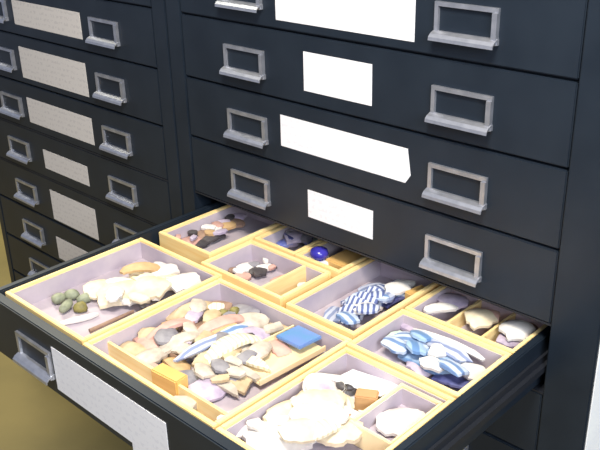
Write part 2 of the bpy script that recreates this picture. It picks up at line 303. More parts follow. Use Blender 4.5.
# ------------------------------------------------------------------ the finds in the trays
BASE = -.3632
SHERDS = [
    ('pottery_sherd', 's', -0.5418, -0.2435, 0.003, 0.0826, 0.0649, 50, 6, 'cream', 'large pale cream pottery sherd at the near end of the front left tray heap', 'sherd', 'cream sherds in the front left tray', 0.007, 8),
    ('pottery_sherd', 's', -0.5258, -0.1794, 0.003, 0.08, 0.06, 40, -5, 'cream', 'broad cream pottery sherd in the middle of the front left tray heap', 'sherd', 'cream sherds in the front left tray', 0.007, 8),
    ('pottery_sherd', 's', -0.4891, -0.1703, 0.012, 0.0531, 0.0413, 70, 8, 'white', 'white pottery sherd at the right end of the front left tray heap', 'sherd', 'cream sherds in the front left tray', 0.006, 10),
    ('pottery_sherd', 's', -0.5103, -0.2175, 0.014, 0.059, 0.0472, 20, 10, 'cream', 'cream sherd lying on top of two larger cream sherds in the front left tray', 'sherd', 'cream sherds in the front left tray', 0.006, 10),
    ('pottery_sherd', 's', -0.5411, -0.1676, 0.013, 0.0472, 0.0307, 80, 6, 'white', 'small bright white sherd behind the cream heap in the front left tray', 'sherd', 'cream sherds in the front left tray', 0.005, 12),
    ('pottery_sherd', 's', -0.5652, -0.231, 0.012, 0.0472, 0.0354, 30, -8, 'white', 'white sherd leaning on the left side of the cream heap in the front left tray', 'sherd', 'cream sherds in the front left tray', 0.005, 12),
    ('pottery_sherd', 's', -0.5629, -0.1938, 0.018, 0.0649, 0.0212, 50, 12, 'tan', 'tan curved sherd lying across the back of the cream heap in the front left tray', 'sherd', 'cream sherds in the front left tray', 0.005, 14),
    ('stone_flake', 'p', -0.4811, -0.2522, 0.012, 0.011, 0.009, 10, 0, 'dark', 'tiny dark flake on the front edge of the cream heap in the front left tray', 'flake', None, 0.006, 0.0),
    ('pebble', 'p', -0.6081, -0.3101, 0.0, 0.024, 0.019, 0, 0, 'greygreen', 'leftmost grey green pebble near the front corner of the front left tray', 'pebble', 'grey green pebbles in the front left tray', 0.014, 0.0),
    ('pebble', 'p', -0.6029, -0.2899, 0.0, 0.028, 0.019, 40, 0, 'greygreen', 'grey green pebble in the back of the pebble cluster in the front left tray', 'pebble', 'grey green pebbles in the front left tray', 0.014, 0.0),
    ('pebble', 'p', -0.5792, -0.285, 0.0, 0.024, 0.019, 80, 0, 'greygreen', 'grey green pebble touching the cream heap in the front left tray', 'pebble', 'grey green pebbles in the front left tray', 0.014, 0.0),
    ('pebble', 'p', -0.5788, -0.3152, 0.0, 0.028, 0.019, 120, 0, 'greygreen', 'grey green pebble at the front of the pebble cluster in the front left tray', 'pebble', 'grey green pebbles in the front left tray', 0.014, 0.0),
    ('pebble', 'p', -0.5636, -0.302, 0.0, 0.024, 0.019, 160, 0, 'olive', 'olive pebble beside the white strip in the front left tray', 'pebble', 'grey green pebbles in the front left tray', 0.014, 0.0),
    ('pottery_strip', 's', -0.54, -0.3212, 0.001, 0.059, 0.0106, 70, 4, 'white', 'narrow white strip lying in front of the grey green pebbles', 'sherd', None, 0.005, 0.0),
    ('wooden_stick', 'r', -0.4987, -0.2933, 0.001, 0.07, 0.007, 86, 0, 'brown', 'thin brown stick along the right wall of the front left tray', 'stick', None, 0.006, 0.0),
    ('pottery_sherd', 's', -0.6061, -0.0622, 0.002, 0.0425, 0.0307, 70, 8, 'pink', 'pinkish tan sherd nearest the front of the back left tray', 'sherd', 'mixed sherds in the back left tray', 0.005, 14),
    ('pottery_sherd', 's', -0.608, -0.0105, 0.01, 0.0307, 0.0212, 30, 8, 'white', 'white sherd in the middle of the back left tray', 'sherd', 'mixed sherds in the back left tray', 0.005, 14),
    ('pottery_sherd', 's', -0.5899, -0.0262, 0.004, 0.0472, 0.0212, 85, 8, 'dark', 'long dark sherd by the right wall of the back left tray', 'sherd', 'mixed sherds in the back left tray', 0.005, 14),
    ('pottery_sherd', 's', -0.6038, 0.0133, 0.008, 0.0354, 0.026, 60, 8, 'tan', 'tan sherd at the far right of the back left tray', 'sherd', 'mixed sherds in the back left tray', 0.005, 14),
    ('pottery_sherd', 's', -0.611, 0.0494, 0.012, 0.0236, 0.0177, 20, 8, 'lilac', 'pale lilac sherd at the far corner of the back left tray', 'sherd', 'mixed sherds in the back left tray', 0.005, 14),
    ('pottery_sherd', 's', -0.5933, -0.0538, 0.002, 0.0307, 0.0212, 50, 8, 'dark', 'small dark sherd beside the pinkish one in the back left tray', 'sherd', 'mixed sherds in the back left tray', 0.005, 14),
    ('pottery_sherd', 's', -0.6047, 0.0314, 0.006, 0.0401, 0.026, 40, 8, 'brown', 'brown sherd against the left wall of the back left tray', 'sherd', 'mixed sherds in the back left tray', 0.005, 14),
    ('pottery_sherd', 's', -0.6091, -0.0251, 0.004, 0.0401, 0.026, 80, 8, 'brown', 'brown sherd between the white and the pinkish sherd in the back left tray', 'sherd', 'mixed sherds in the back left tray', 0.005, 14),
    ('pottery_sherd', 's', -0.5834, -0.0179, 0.014, 0.0283, 0.0118, 75, 8, 'lilac', 'narrow pale sherd lying on the long dark sherd of the back left tray', 'sherd', 'mixed sherds in the back left tray', 0.005, 14),
    ('pottery_sherd', 's', -0.469, 0.0558, 0.01, 0.0472, 0.0307, 20, 8, 'navy', 'dark navy sherd at the left end of the shaded back tray', 'sherd', 'dark bluish sherds in the tray beneath the drawer above', 0.005, 14),
    ('pottery_sherd', 's', -0.4743, 0.0492, 0.012, 0.0425, 0.033, 60, 8, 'lilac', 'lilac grey sherd second from the left in the shaded back tray', 'sherd', 'dark bluish sherds in the tray beneath the drawer above', 0.005, 14),
    ('pottery_sherd', 's', -0.4687, 0.054, 0.012, 0.0472, 0.0283, 15, 8, 'grey', 'grey sherd along the back of the shaded back tray', 'sherd', 'dark bluish sherds in the tray beneath the drawer above', 0.005, 14),
    ('pottery_sherd', 's', -0.4798, 0.0347, 0.006, 0.0354, 0.0236, 70, 8, 'blue', 'bluish sherd at the front of the shaded back tray', 'sherd', 'dark bluish sherds in the tray beneath the drawer above', 0.005, 14),
    ('pottery_sherd', 's', -0.479, 0.0371, 0.006, 0.0307, 0.0236, 50, 8, 'lilac', 'pale lilac sherd at the right front of the shaded back tray', 'sherd', 'dark bluish sherds in the tray beneath the drawer above', 0.005, 14),
    ('bottle_stopper', 'k', -0.3863, 0.0093, 0.0, 0.03, 0.03, 0, 0, 'cobalt', 'cobalt blue round stopper with a white collar in the small yellow tray', 'stopper', None, 0.03, 0.0),
    ('pottery_sherd', 's', -0.4611, 0.0704, 0.01, 0.0236, 0.0165, 45, 5, 'palegreen', 'small pale green sherd behind the cobalt blue stopper', 'sherd', None, 0.004, 0.0),
    ('wooden_block', 'b', -0.3531, 0.039, 0.0, 0.06, 0.042, 88, 0, 'orange', 'orange wooden block to the right of the cobalt blue stopper', 'block', None, 0.026, 0.0),
    ('pottery_sherd', 's', -0.4723, -0.062, 0.002, 0.0354, 0.0236, 70, 7, 'white', 'white sherd left of the dark sherds in the divided tray', 'sherd', 'small sherds in the divided tray', 0.005, 12),
    ('pottery_sherd', 's', -0.447, -0.0627, 0.004, 0.0283, 0.0212, 30, 7, 'dark', 'dark sherd nearest the front in the divided tray', 'sherd', 'small sherds in the divided tray', 0.005, 12),
    ('pottery_sherd', 's', -0.4497, -0.0484, 0.004, 0.0307, 0.0165, 70, 7, 'white', 'pale grey sherd between the two dark sherds in the divided tray', 'sherd', 'small sherds in the divided tray', 0.005, 12),
    ('pottery_sherd', 's', -0.443, -0.0215, 0.003, 0.0283, 0.0189, 80, 7, 'dark', 'dark sherd furthest back in the divided tray', 'sherd', 'small sherds in the divided tray', 0.005, 12),
    ('pottery_sherd', 's', -0.4835, -0.0795, 0.001, 0.0165, 0.0142, 10, 7, 'brown', 'tiny brown sherd at the left end of the divided tray', 'sherd', 'small sherds in the divided tray', 0.005, 12),
    ('pottery_sherd', 's', -0.4579, -0.0861, 0.001, 0.0307, 0.0212, 40, 7, 'pink', 'pink sherd at the front wall of the divided tray', 'sherd', 'small sherds in the divided tray', 0.005, 12),
    ('pottery_sherd', 's', -0.4029, -0.0545, 0.001, 0.0425, 0.026, 70, 7, 'pink', 'pinkish brown sherd in the small right compartment of the divided tray', 'sherd', 'small sherds in the divided tray', 0.005, 12),
    ('pottery_sherd', 's', -0.3632, -0.0546, 0.008, 0.0165, 0.0118, 60, 7, 'white', 'tiny white sherd on the pinkish brown sherd of the divided tray', 'sherd', 'small sherds in the divided tray', 0.005, 12),
    ('plate_sherd', 's', -0.2539, -0.0807, 0.001, 0.0354, 0.033, 5, 62, 'stripe', 'blue and white striped sherd standing on edge, first from the front of its row', 'sherd', 'blue and white sherds in the tray under the card drawer', 0.004, 10),
    ('plate_sherd', 's', -0.2549, -0.0604, 0.001, 0.0354, 0.033, 8, 60, 'stripe', 'blue and white striped sherd standing on edge, second from the front of its row', 'sherd', 'blue and white sherds in the tray under the card drawer', 0.004, 10),
    ('plate_sherd', 's', -0.2542, -0.0418, 0.001, 0.0354, 0.033, 3, 62, 'stripe', 'blue and white striped sherd standing on edge, third from the front of its row', 'sherd', 'blue and white sherds in the tray under the card drawer', 0.004, 10),
    ('plate_sherd', 's', -0.2535, -0.0228, 0.001, 0.0354, 0.033, 6, 58, 'stripe', 'blue and white striped sherd standing on edge, fourth from the front of its row', 'sherd', 'blue and white sherds in the tray under the card drawer', 0.004, 10),
    ('plate_sherd', 's', -0.2674, -0.0324, 0.008, 0.059, 0.026, 75, 20, 'bluewhite', 'pale blue curved sherd lying left of the standing striped sherds', 'sherd', 'blue and white sherds in the tray under the card drawer', 0.004, 10),
    ('plate_sherd', 's', -0.2544, -0.0039, 0.012, 0.059, 0.0307, 80, 12, 'stripe', 'long blue striped sherd behind the standing striped sherds', 'sherd', 'blue and white sherds in the tray under the card drawer', 0.004, 10),
    ('plate_sherd', 's', -0.2385, 0.0012, 0.006, 0.0531, 0.026, 84, -14, 'navy', 'navy sherd by the right wall of the striped sherd tray', 'sherd', 'blue and white sherds in the tray under the card drawer', 0.004, 10),
    ('plate_sherd', 's', -0.2366, 0.0145, 0.014, 0.0401, 0.0236, 50, 10, 'bluewhite', 'blue and white sherd near the back right of the striped sherd tray', 'sherd', 'blue and white sherds in the tray under the card drawer', 0.004, 10),
    ('plate_sherd', 's', -0.2459, 0.0387, 0.012, 0.0307, 0.0212, 30, 10, 'white', 'white sherd furthest back in the striped sherd tray', 'sherd', 'blue and white sherds in the tray under the card drawer', 0.004, 10),
    ('plate_sherd', 's', -0.2788, 0.0039, 0.008, 0.0472, 0.0236, 70, 10, 'slate', 'slate blue sherd along the left of the striped sherd tray', 'sherd', 'blue and white sherds in the tray under the card drawer', 0.004, 10),
    ('wooden_block', 'b', -0.2137, 0.0224, 0.0, 0.032, 0.016, 80, 0, 'orange', 'small orange wooden block at the left end of the narrow back tray', 'block', None, 0.026, 0.0),
    ('pottery_sherd', 's', -0.1625, 0.0075, 0.017, 0.0476, 0.0184, 45, 8, 'white', 'slim white sherd in the left compartment of the narrow back tray', 'sherd', 'sherds in the narrow three compartment tray', 0.005, 12),
    ('pottery_sherd', 's', -0.1625, 0.0378, 0.015, 0.0449, 0.0337, 30, 8, 'lilac', 'lilac sherd at the back of the left compartment of the narrow back tray', 'sherd', 'sherds in the narrow three compartment tray', 0.005, 12),
    ('pottery_sherd', 's', -0.1085, 0.0296, 0.015, 0.0449, 0.0307, 30, 8, 'pink', 'pinkish sherd at the back of the middle compartment of the narrow back tray', 'sherd', 'sherds in the narrow three compartment tray', 0.005, 12),
    ('pottery_sherd', 's', -0.1085, 0.0198, 0.015, 0.0449, 0.0399, 60, 8, 'cream', 'cream sherd at the front of the middle compartment of the narrow back tray', 'sherd', 'sherds in the narrow three compartment tray', 0.005, 12),
    ('pottery_sherd', 's', -0.0533, 0.0315, 0.013000000000000001, 0.0449, 0.0368, 50, 8, 'brown', 'greyish brown sherd in the right compartment of the narrow back tray', 'sherd', 'sherds in the narrow three compartment tray', 0.005, 12),
    ('pottery_sherd', 's', -0.0532, 0.0207, 0.017, 0.0476, 0.043, 70, 8, 'white', 'pale sherd at the right end of the narrow back tray', 'sherd', 'sherds in the narrow three compartment tray', 0.005, 12),
    ('pottery_sherd', 's', -0.0554, 0.0056, 0.011, 0.0344, 0.0276, 20, 8, 'lilac', 'pale lilac sherd at the front of the right compartment of the narrow back tray', 'sherd', 'sherds in the narrow three compartment tray', 0.005, 12),
    ('plate_sherd', 's', -0.1078, -0.0932, 0.004, 0.105, 0.04, 5, 8, 'bluelight', 'long light blue plate sherd at the front of the right hand tray', 'sherd', 'blue plate sherds in the right hand tray', 0.004, 7),
    ('plate_sherd', 's', -0.145, -0.0805, 0.01, 0.0708, 0.0401, 30, 10, 'bluewhite', 'blue and white plate sherd at the left end of the right hand tray', 'sherd', 'blue plate sherds in the right hand tray', 0.004, 9),
    ('plate_sherd', 's', -0.1, -0.0707, 0.014, 0.0826, 0.0236, 2, 14, 'slate', 'dark blue sherd lying behind the long light blue plate sherd', 'sherd', 'blue plate sherds in the right hand tray', 0.004, 9),
    ('plate_sherd', 's', -0.1056, -0.0606, 0.017, 0.12, 0.009, 2, 20, 'white', 'thin white rim sherd running along the back of the right hand tray', 'sherd', 'blue plate sherds in the right hand tray', 0.004, 4),
    ('plate_sherd', 's', -0.0537, -0.0858, 0.012, 0.0413, 0.0283, 30, 8, 'white', 'white sherd at the right end of the right hand tray', 'sherd', 'blue plate sherds in the right hand tray', 0.004, 12),
    ('plate_sherd', 's', -0.0643, -0.1049, 0.003, 0.059, 0.0212, 8, 4, 'navy', 'navy sherd in the near right corner of the right hand tray', 'sherd', 'blue plate sherds in the right hand tray', 0.004, 8),
    ('plate_sherd', 's', -0.1673, -0.0837, 0.008, 0.0283, 0.026, 70, 20, 'palegreen', 'pale greenish white sherd in the left corner of the right hand tray', 'sherd', 'blue plate sherds in the right hand tray', 0.004, 12),
    ('pottery_sherd', 's', -0.4453, -0.2685, 0.003, 0.09, 0.014, 86, 6, 'tan', 'long tan strip along the left wall of the middle tray', 'sherd', 'long sherds in the middle tray', 0.006, 10),
    ('pottery_sherd', 's', -0.418, -0.2156, 0.005, 0.09, 0.024, 82, 8, 'buff', 'long cream sherd lying along the left side of the middle tray', 'sherd', 'long sherds in the middle tray', 0.006, 14),
    ('pottery_sherd', 's', -0.4029, -0.2636, 0.01, 0.085, 0.02, 80, -6, 'pink', 'long pinkish sherd crossing the left front of the middle tray', 'sherd', 'long sherds in the middle tray', 0.006, 12),
    ('pottery_sherd', 's', -0.3673, -0.2695, 0.006, 0.095, 0.022, 76, 6, 'chalk', 'long white sherd at the front left of the middle tray', 'sherd', 'long sherds in the middle tray', 0.006, 12),
    ('pottery_sherd', 's', -0.4202, -0.2924, 0.004, 0.0236, 0.0165, 30, 4, 'chalk', 'little white sherd in the left corner of the middle tray', 'sherd', 'long sherds in the middle tray', 0.006, 12),
    ('pottery_sherd', 'p', -0.4128, -0.2815, 0.004, 0.012, 0.01, 30, 0, 'dark', 'tiny dark lump beside the little white sherd of the middle tray', 'lump', 'long sherds in the middle tray', 0.008, 0),
    ('pottery_sherd', 'p', -0.4239, -0.2001, 0.006, 0.02, 0.014, 60, 0, 'brown', 'small brown lump at the back left of the middle tray', 'lump', 'long sherds in the middle tray', 0.012, 0),
    ('pottery_sherd', 'p', -0.3771, -0.194, 0.008, 0.02, 0.016, 60, 0, 'olive', 'olive lump on the back of the middle tray heap', 'lump', 'long sherds in the middle tray', 0.014, 0),
    ('pottery_sherd', 'p', -0.3737, -0.1768, 0.008, 0.018, 0.014, 10, 0, 'olive', 'olive lump beside a dark flake on the middle tray heap', 'lump', 'long sherds in the middle tray', 0.014, 0),
    ('pottery_sherd', 'p', -0.3624, -0.1651, 0.006, 0.012, 0.01, 10, 0, 'dark', 'dark flake right of the olive lumps in the middle tray', 'lump', 'long sherds in the middle tray', 0.01, 0),
    ('pottery_sherd', 's', -0.3539, -0.2183, 0.012, 0.0885, 0.0212, 76, 6, 'pink', 'rosy sherd in front of the olive lumps of the middle tray', 'sherd', 'long sherds in the middle tray', 0.006, 12),
    ('pottery_sherd', 's', -0.3307, -0.2664, 0.012, 0.1, 0.018, 84, 18, 'slate', 'long bluish grey curved sherd across the middle of the middle tray', 'sherd', 'long sherds in the middle tray', 0.004, 8),
    ('pottery_sherd', 's', -0.3312, -0.2279, 0.016, 0.0708, 0.0165, 84, 14, 'bluewhite', 'pale blue sherd end to end with the long bluish grey sherd', 'sherd', 'long sherds in the middle tray', 0.004, 8),
    ('pottery_sherd', 's', -0.3039, -0.2459, 0.014, 0.0885, 0.0354, 78, -4, 'ivory', 'ivory sherd right of the long bluish grey sherd in the middle tray', 'sherd', 'long sherds in the middle tray', 0.006, 14),
    ('pottery_sherd', 'p', -0.304, -0.2158, 0.016, 0.014, 0.01, 50, 0, 'dark', 'dark lump at the edge of the cream card in the middle tray', 'lump', 'long sherds in the middle tray', 0.012, 0),
    ('pottery_sherd', 's', -0.3058, -0.2716, 0.008, 0.0708, 0.0307, 70, 10, 'buff', 'cream sherd below the ivory sherd in the middle tray', 'sherd', 'long sherds in the middle tray', 0.006, 12),
    ('pottery_sherd', 's', -0.2714, -0.2523, 0.012, 0.0708, 0.0142, 16, 10, 'ivory', 'upper ivory sliver at the front right of the middle tray', 'sherd', 'long sherds in the middle tray', 0.006, 10),
    ('pottery_sherd', 's', -0.2692, -0.2695, 0.01, 0.0708, 0.013, 10, 8, 'chalk', 'middle white sliver at the front right of the middle tray', 'sherd', 'long sherds in the middle tray', 0.006, 10),
    ('pottery_sherd', 's', -0.2717, -0.2856, 0.007, 0.0649, 0.013, 6, 8, 'grey', 'dull grey sliver at the front right of the middle tray', 'sherd', 'long sherds in the middle tray', 0.006, 10),
    ('pottery_sherd', 's', -0.2703, -0.3, 0.005, 0.0708, 0.0142, 4, 8, 'chalk', 'lowest white sliver at the front right of the middle tray', 'sherd', 'long sherds in the middle tray', 0.006, 10),
    ('paper_card', 'c', -0.2586, -0.21, 0.008, 0.11, 0.062, 86, 0, 'card', 'flat cream card at the right side of the middle tray', 'card', None, 0.012, 0.0),
    ('tile_chip', 'd', -0.2572, -0.1719, 0.019, 0.042, 0.038, 0, 0, 'chipblue', 'diamond shaped blue tile chip lying on the cream card', 'tile chip', None, 0.005, 0.0),
    ('tile_chip', 'd', -0.2987, -0.1775, 0.019, 0.026, 0.016, 70, 0, 'chalk', 'white chip beside the blue tile chip on the cream card', 'tile chip', None, 0.005, 0.0),
    ('wooden_block', 'b', -0.3132, -0.3383, 0.0, 0.045, 0.02, 4, 0, 'orangewood', 'orange wooden block at the front wall of the middle tray', 'block', None, 0.028, 0.0),
    ('pottery_sherd', 's', -0.2706, -0.3523, 0.004, 0.0354, 0.0212, 30, 10, 'chalk', 'white sherd at the near corner of the middle tray beside the front wall', 'sherd', 'long sherds in the middle tray', 0.01, 12),
    ('pottery_sherd', 's', -0.3636, -0.3304, 0.006, 0.0354, 0.0142, 8, 6, 'pink', 'narrow pink sherd in front of the orange wooden block', 'sherd', 'long sherds in the middle tray', 0.006, 10),
    ('pottery_sherd', 's', -0.1353, -0.2925, 0.006, 0.08, 0.055, 45, 6, 'white', 'largest white sherd in the near right tray', 'sherd', 'white sherds in the near right tray', 0.008, 7),
    ('pottery_sherd', 's', -0.1434, -0.3262, 0.004, 0.0826, 0.059, 60, 5, 'white', 'white sherd against the left front of the near right tray', 'sherd', 'white sherds in the near right tray', 0.007, 9),
    ('pottery_sherd', 's', -0.098, -0.2813, 0.014, 0.059, 0.0472, 20, 8, 'cream', 'cream sherd on the right of the largest white sherd', 'sherd', 'white sherds in the near right tray', 0.007, 10),
    ('pottery_sherd', 's', -0.1326, -0.2722, 0.018, 0.0649, 0.0496, 50, 12, 'cream', 'cream sherd heaped on the back of the largest white sherd', 'sherd', 'white sherds in the near right tray', 0.007, 12),
    ('pottery_sherd', 's', -0.1591, -0.2953, 0.012, 0.0531, 0.0354, 80, 8, 'cream', 'cream sherd along the left wall of the near right tray', 'sherd', 'white sherds in the near right tray', 0.006, 12),
    ('pottery_sherd', 's', -0.1632, -0.2597, 0.01, 0.059, 0.0212, 70, 10, 'white', 'narrow white sherd on the left behind the big white sherds', 'sherd', 'white sherds in the near right tray', 0.006, 12),
    ('pottery_sherd', 'p', -0.1377, -0.2201, 0.02, 0.022, 0.012, 20, 0, 'dark', 'dark lump between the white bowl sherd and the folded paper', 'lump', 'white sherds in the near right tray', 0.01, 0),
    ('pottery_sherd', 'p', -0.1689, -0.2765, 0.012, 0.014, 0.01, 20, 0, 'brown', 'brown crumb left of the white bowl sherd', 'lump', 'white sherds in the near right tray', 0.01, 0),
    ('pottery_sherd', 'p', -0.1006, -0.2549, 0.016, 0.014, 0.01, 80, 0, 'brown', 'brown crumb right of the heaped cream sherd', 'lump', 'white sherds in the near right tray', 0.01, 0),
    ('pottery_sherd', 'p', -0.1717, -0.2889, 0.01, 0.018, 0.012, 80, 0, 'olive', 'olive crumb near the left wall of the near right tray', 'lump', 'white sherds in the near right tray', 0.01, 0),
    ('bowl_sherd', 'w', -0.1504, -0.2406, 0.012, 0.052, 0.05, 30, 0, 'white', 'rounded white bowl sherd in the middle of the near right tray', 'sherd', None, 0.022, 0.0),
    ('folded_paper', 'f', -0.1277, -0.1963, 0.012, 0.065, 0.05, 4, 0, 'paper', 'folded white paper at the back of the near right tray', 'paper', None, 0.003, 0.0),
    ('wooden_block', 'b', -0.1079, -0.2164, 0.0, 0.026, 0.018, 30, 0, 'brownwood', 'small brown wooden block beside the little card box', 'block', None, 0.03, 0.0),
    ('pottery_sherd', 's', -0.0625, -0.2116, 0.004, 0.059, 0.0472, 60, 4, 'white', 'flat white sherd inside the little card box', 'sherd', None, 0.005, 8),
    ('pottery_sherd', 's', -0.4056, -0.3256, 0.0057, 0.0502, 0.0273, 2, 9, 'buff', 'small sherd on the floor of the middle tray partly under the long sherds', 'sherd', 'small sherd on the floor of the middle tray partly under the long sherds', 0.005, 12),
    ('pottery_sherd', 's', -0.307, -0.3261, 0.0042, 0.0498, 0.0378, 58, 12, 'grey', 'small sherd on the floor of the middle tray partly under the long sherds', 'sherd', 'small sherd on the floor of the middle tray partly under the long sherds', 0.005, 12),
    ('pottery_sherd', 's', -0.375, -0.3201, 0.0078, 0.0492, 0.03, 86, 7, 'chalk', 'small sherd on the floor of the middle tray partly under the long sherds', 'sherd', 'small sherd on the floor of the middle tray partly under the long sherds', 0.005, 12),
    ('pottery_sherd', 's', -0.2711, -0.3152, 0.0015, 0.0543, 0.0384, 86, 14, 'lilac', 'small sherd on the floor of the middle tray partly under the long sherds', 'sherd', 'small sherd on the floor of the middle tray partly under the long sherds', 0.005, 12),
    ('pottery_sherd', 's', -0.3408, -0.3035, 0.0011, 0.0549, 0.0284, 169, 12, 'tan', 'small sherd on the floor of the middle tray partly under the long sherds', 'sherd', 'small sherd on the floor of the middle tray partly under the long sherds', 0.005, 12),
    ('pottery_sherd', 's', -0.4014, -0.2962, 0.004, 0.0588, 0.0372, 169, 10, 'pink', 'small sherd on the floor of the middle tray partly under the long sherds', 'sherd', 'small sherd on the floor of the middle tray partly under the long sherds', 0.005, 12),
    ('pottery_sherd', 's', -0.2941, -0.2969, 0.0072, 0.0471, 0.0314, 178, 4, 'chalk', 'small sherd on the floor of the middle tray partly under the long sherds', 'sherd', 'small sherd on the floor of the middle tray partly under the long sherds', 0.005, 12),
    ('pottery_sherd', 's', -0.371, -0.2831, 0.0016, 0.0463, 0.0315, 171, 13, 'brown', 'small sherd on the floor of the middle tray partly under the long sherds', 'sherd', 'small sherd on the floor of the middle tray partly under the long sherds', 0.005, 12),
    ('pottery_sherd', 's', -0.2595, -0.2854, 0.0048, 0.0489, 0.0339, 21, 7, 'buff', 'small sherd on the floor of the middle tray partly under the long sherds', 'sherd', 'small sherd on the floor of the middle tray partly under the long sherds', 0.005, 12),
    ('pottery_sherd', 's', -0.3278, -0.2727, 0.0035, 0.0503, 0.0306, 176, 10, 'grey', 'small sherd on the floor of the middle tray partly under the long sherds', 'sherd', 'small sherd on the floor of the middle tray partly under the long sherds', 0.005, 12),
    ('pottery_sherd', 's', -0.4008, -0.2631, 0.0026, 0.036, 0.0219, 130, 13, 'chalk', 'small sherd on the floor of the middle tray partly under the long sherds', 'sherd', 'small sherd on the floor of the middle tray partly under the long sherds', 0.005, 12),
    ('pottery_sherd', 's', -0.2922, -0.2595, 0.0012, 0.046, 0.0343, 110, 4, 'lilac', 'small sherd on the floor of the middle tray partly under the long sherds', 'sherd', 'small sherd on the floor of the middle tray partly under the long sherds', 0.005, 12),
    ('pottery_sherd', 's', -0.3568, -0.2538, 0.004, 0.0388, 0.024, 155, 5, 'tan', 'small sherd on the floor of the middle tray partly under the long sherds', 'sherd', 'small sherd on the floor of the middle tray partly under the long sherds', 0.005, 12),
    ('pottery_sherd', 's', -0.4189, -0.2412, 0.0015, 0.0388, 0.0227, 110, 8, 'pink', 'small sherd on the floor of the middle tray partly under the long sherds', 'sherd', 'small sherd on the floor of the middle tray partly under the long sherds', 0.005, 12),
    ('pottery_sherd', 's', -0.3152, -0.2439, 0.0061, 0.0486, 0.0319, 94, 7, 'chalk', 'small sherd on the floor of the middle tray partly under the long sherds', 'sherd', 'small sherd on the floor of the middle tray partly under the long sherds', 0.005, 12),
    ('pottery_sherd', 's', -0.3844, -0.2352, 0.0059, 0.0448, 0.034, 61, 6, 'brown', 'small sherd on the floor of the middle tray partly under the long sherds', 'sherd', 'small sherd on the floor of the middle tray partly under the long sherds', 0.005, 12),
    ('pottery_sherd', 's', -0.2831, -0.2273, 0.0023, 0.0473, 0.0346, 56, 13, 'buff', 'small sherd on the floor of the middle tray partly under the long sherds', 'sherd', 'small sherd on the floor of the middle tray partly under the long sherds', 0.005, 12),
    ('pottery_sherd', 's', -0.3437, -0.2243, 0.0064, 0.04, 0.0241, 61, 16, 'grey', 'small sherd on the floor of the middle tray partly under the long sherds', 'sherd', 'small sherd on the floor of the middle tray partly under the long sherds', 0.005, 12),
    ('pottery_sherd', 's', -0.4154, -0.2147, 0.0053, 0.0341, 0.0271, 139, 12, 'chalk', 'small sherd on the floor of the middle tray partly under the long sherds', 'sherd', 'small sherd on the floor of the middle tray partly under the long sherds', 0.005, 12),
    ('pottery_sherd', 's', -0.3056, -0.2112, 0.0072, 0.0571, 0.04, 71, 14, 'lilac', 'small sherd on the floor of the middle tray partly under the long sherds', 'sherd', 'small sherd on the floor of the middle tray partly under the long sherds', 0.005, 12),
    ('pottery_sherd', 's', -0.3756, -0.2003, 0.0045, 0.0535, 0.0346, 90, 8, 'tan', 'small sherd on the floor of the middle tray partly under the long sherds', 'sherd', 'small sherd on the floor of the middle tray partly under the long sherds', 0.005, 12),
    ('pottery_sherd', 's', -0.2723, -0.1937, 0.0062, 0.0446, 0.0283, 157, 4, 'pink', 'small sherd on the floor of the middle tray partly under the long sherds', 'sherd', 'small sherd on the floor of the middle tray partly under the long sherds', 0.005, 12),
    ('pottery_sherd', 's', -0.3374, -0.1856, 0.0046, 0.0576, 0.0408, 54, 15, 'chalk', 'small sherd on the floor of the middle tray partly under the long sherds', 'sherd', 'small sherd on the floor of the middle tray partly under the long sherds', 0.005, 12),
    ('pottery_sherd', 's', -0.4036, -0.1795, 0.0058, 0.0396, 0.0281, 33, 12, 'brown', 'small sherd on the floor of the middle tray partly under the long sherds', 'sherd', 'small sherd on the floor of the middle tray partly under the long sherds', 0.005, 12),
    ('pottery_sherd', 's', -0.3045, -0.1672, 0.0027, 0.0439, 0.0277, 15, 12, 'buff', 'small sherd on the floor of the middle tray partly under the long sherds', 'sherd', 'small sherd on the floor of the middle tray partly under the long sherds', 0.005, 12),
    ('pottery_sherd', 's', -0.3627, -0.1681, 0.0076, 0.0517, 0.0299, 10, 10, 'grey', 'small sherd on the floor of the middle tray partly under the long sherds', 'sherd', 'small sherd on the floor of the middle tray partly under the long sherds', 0.005, 12),
    ('pottery_sherd', 's', -0.1899, -0.3411, 0.0072, 0.0516, 0.0389, 47, 14, 'white', 'white sherd on the floor of the near right tray partly under the big ones', 'sherd', 'white sherd on the floor of the near right tray partly under the big ones', 0.005, 12),
    ('pottery_sherd', 's', -0.1419, -0.3004, 0.003, 0.0388, 0.028, 33, 5, 'cream', 'white sherd on the floor of the near right tray partly under the big ones', 'sherd', 'white sherd on the floor of the near right tray partly under the big ones', 0.005, 12),
    ('pottery_sherd', 's', -0.1568, -0.2972, 0.0037, 0.0405, 0.0255, 175, 13, 'ivory', 'white sherd on the floor of the near right tray partly under the big ones', 'sherd', 'white sherd on the floor of the near right tray partly under the big ones', 0.005, 12),
    ('pottery_sherd', 's', -0.1183, -0.2702, 0.0085, 0.0589, 0.0309, 67, 11, 'lilac', 'white sherd on the floor of the near right tray partly under the big ones', 'sherd', 'white sherd on the floor of the near right tray partly under the big ones', 0.005, 12),
    ('pottery_sherd', 's', -0.151, -0.2655, 0.0081, 0.0578, 0.0334, 59, 11, 'white', 'white sherd on the floor of the near right tray partly under the big ones', 'sherd', 'white sherd on the floor of the near right tray partly under the big ones', 0.005, 12),
    ('pottery_sherd', 's', -0.1592, -0.2552, 0.0098, 0.0484, 0.0339, 110, 14, 'cream', 'white sherd on the floor of the near right tray partly under the big ones', 'sherd', 'white sherd on the floor of the near right tray partly under the big ones', 0.005, 12),
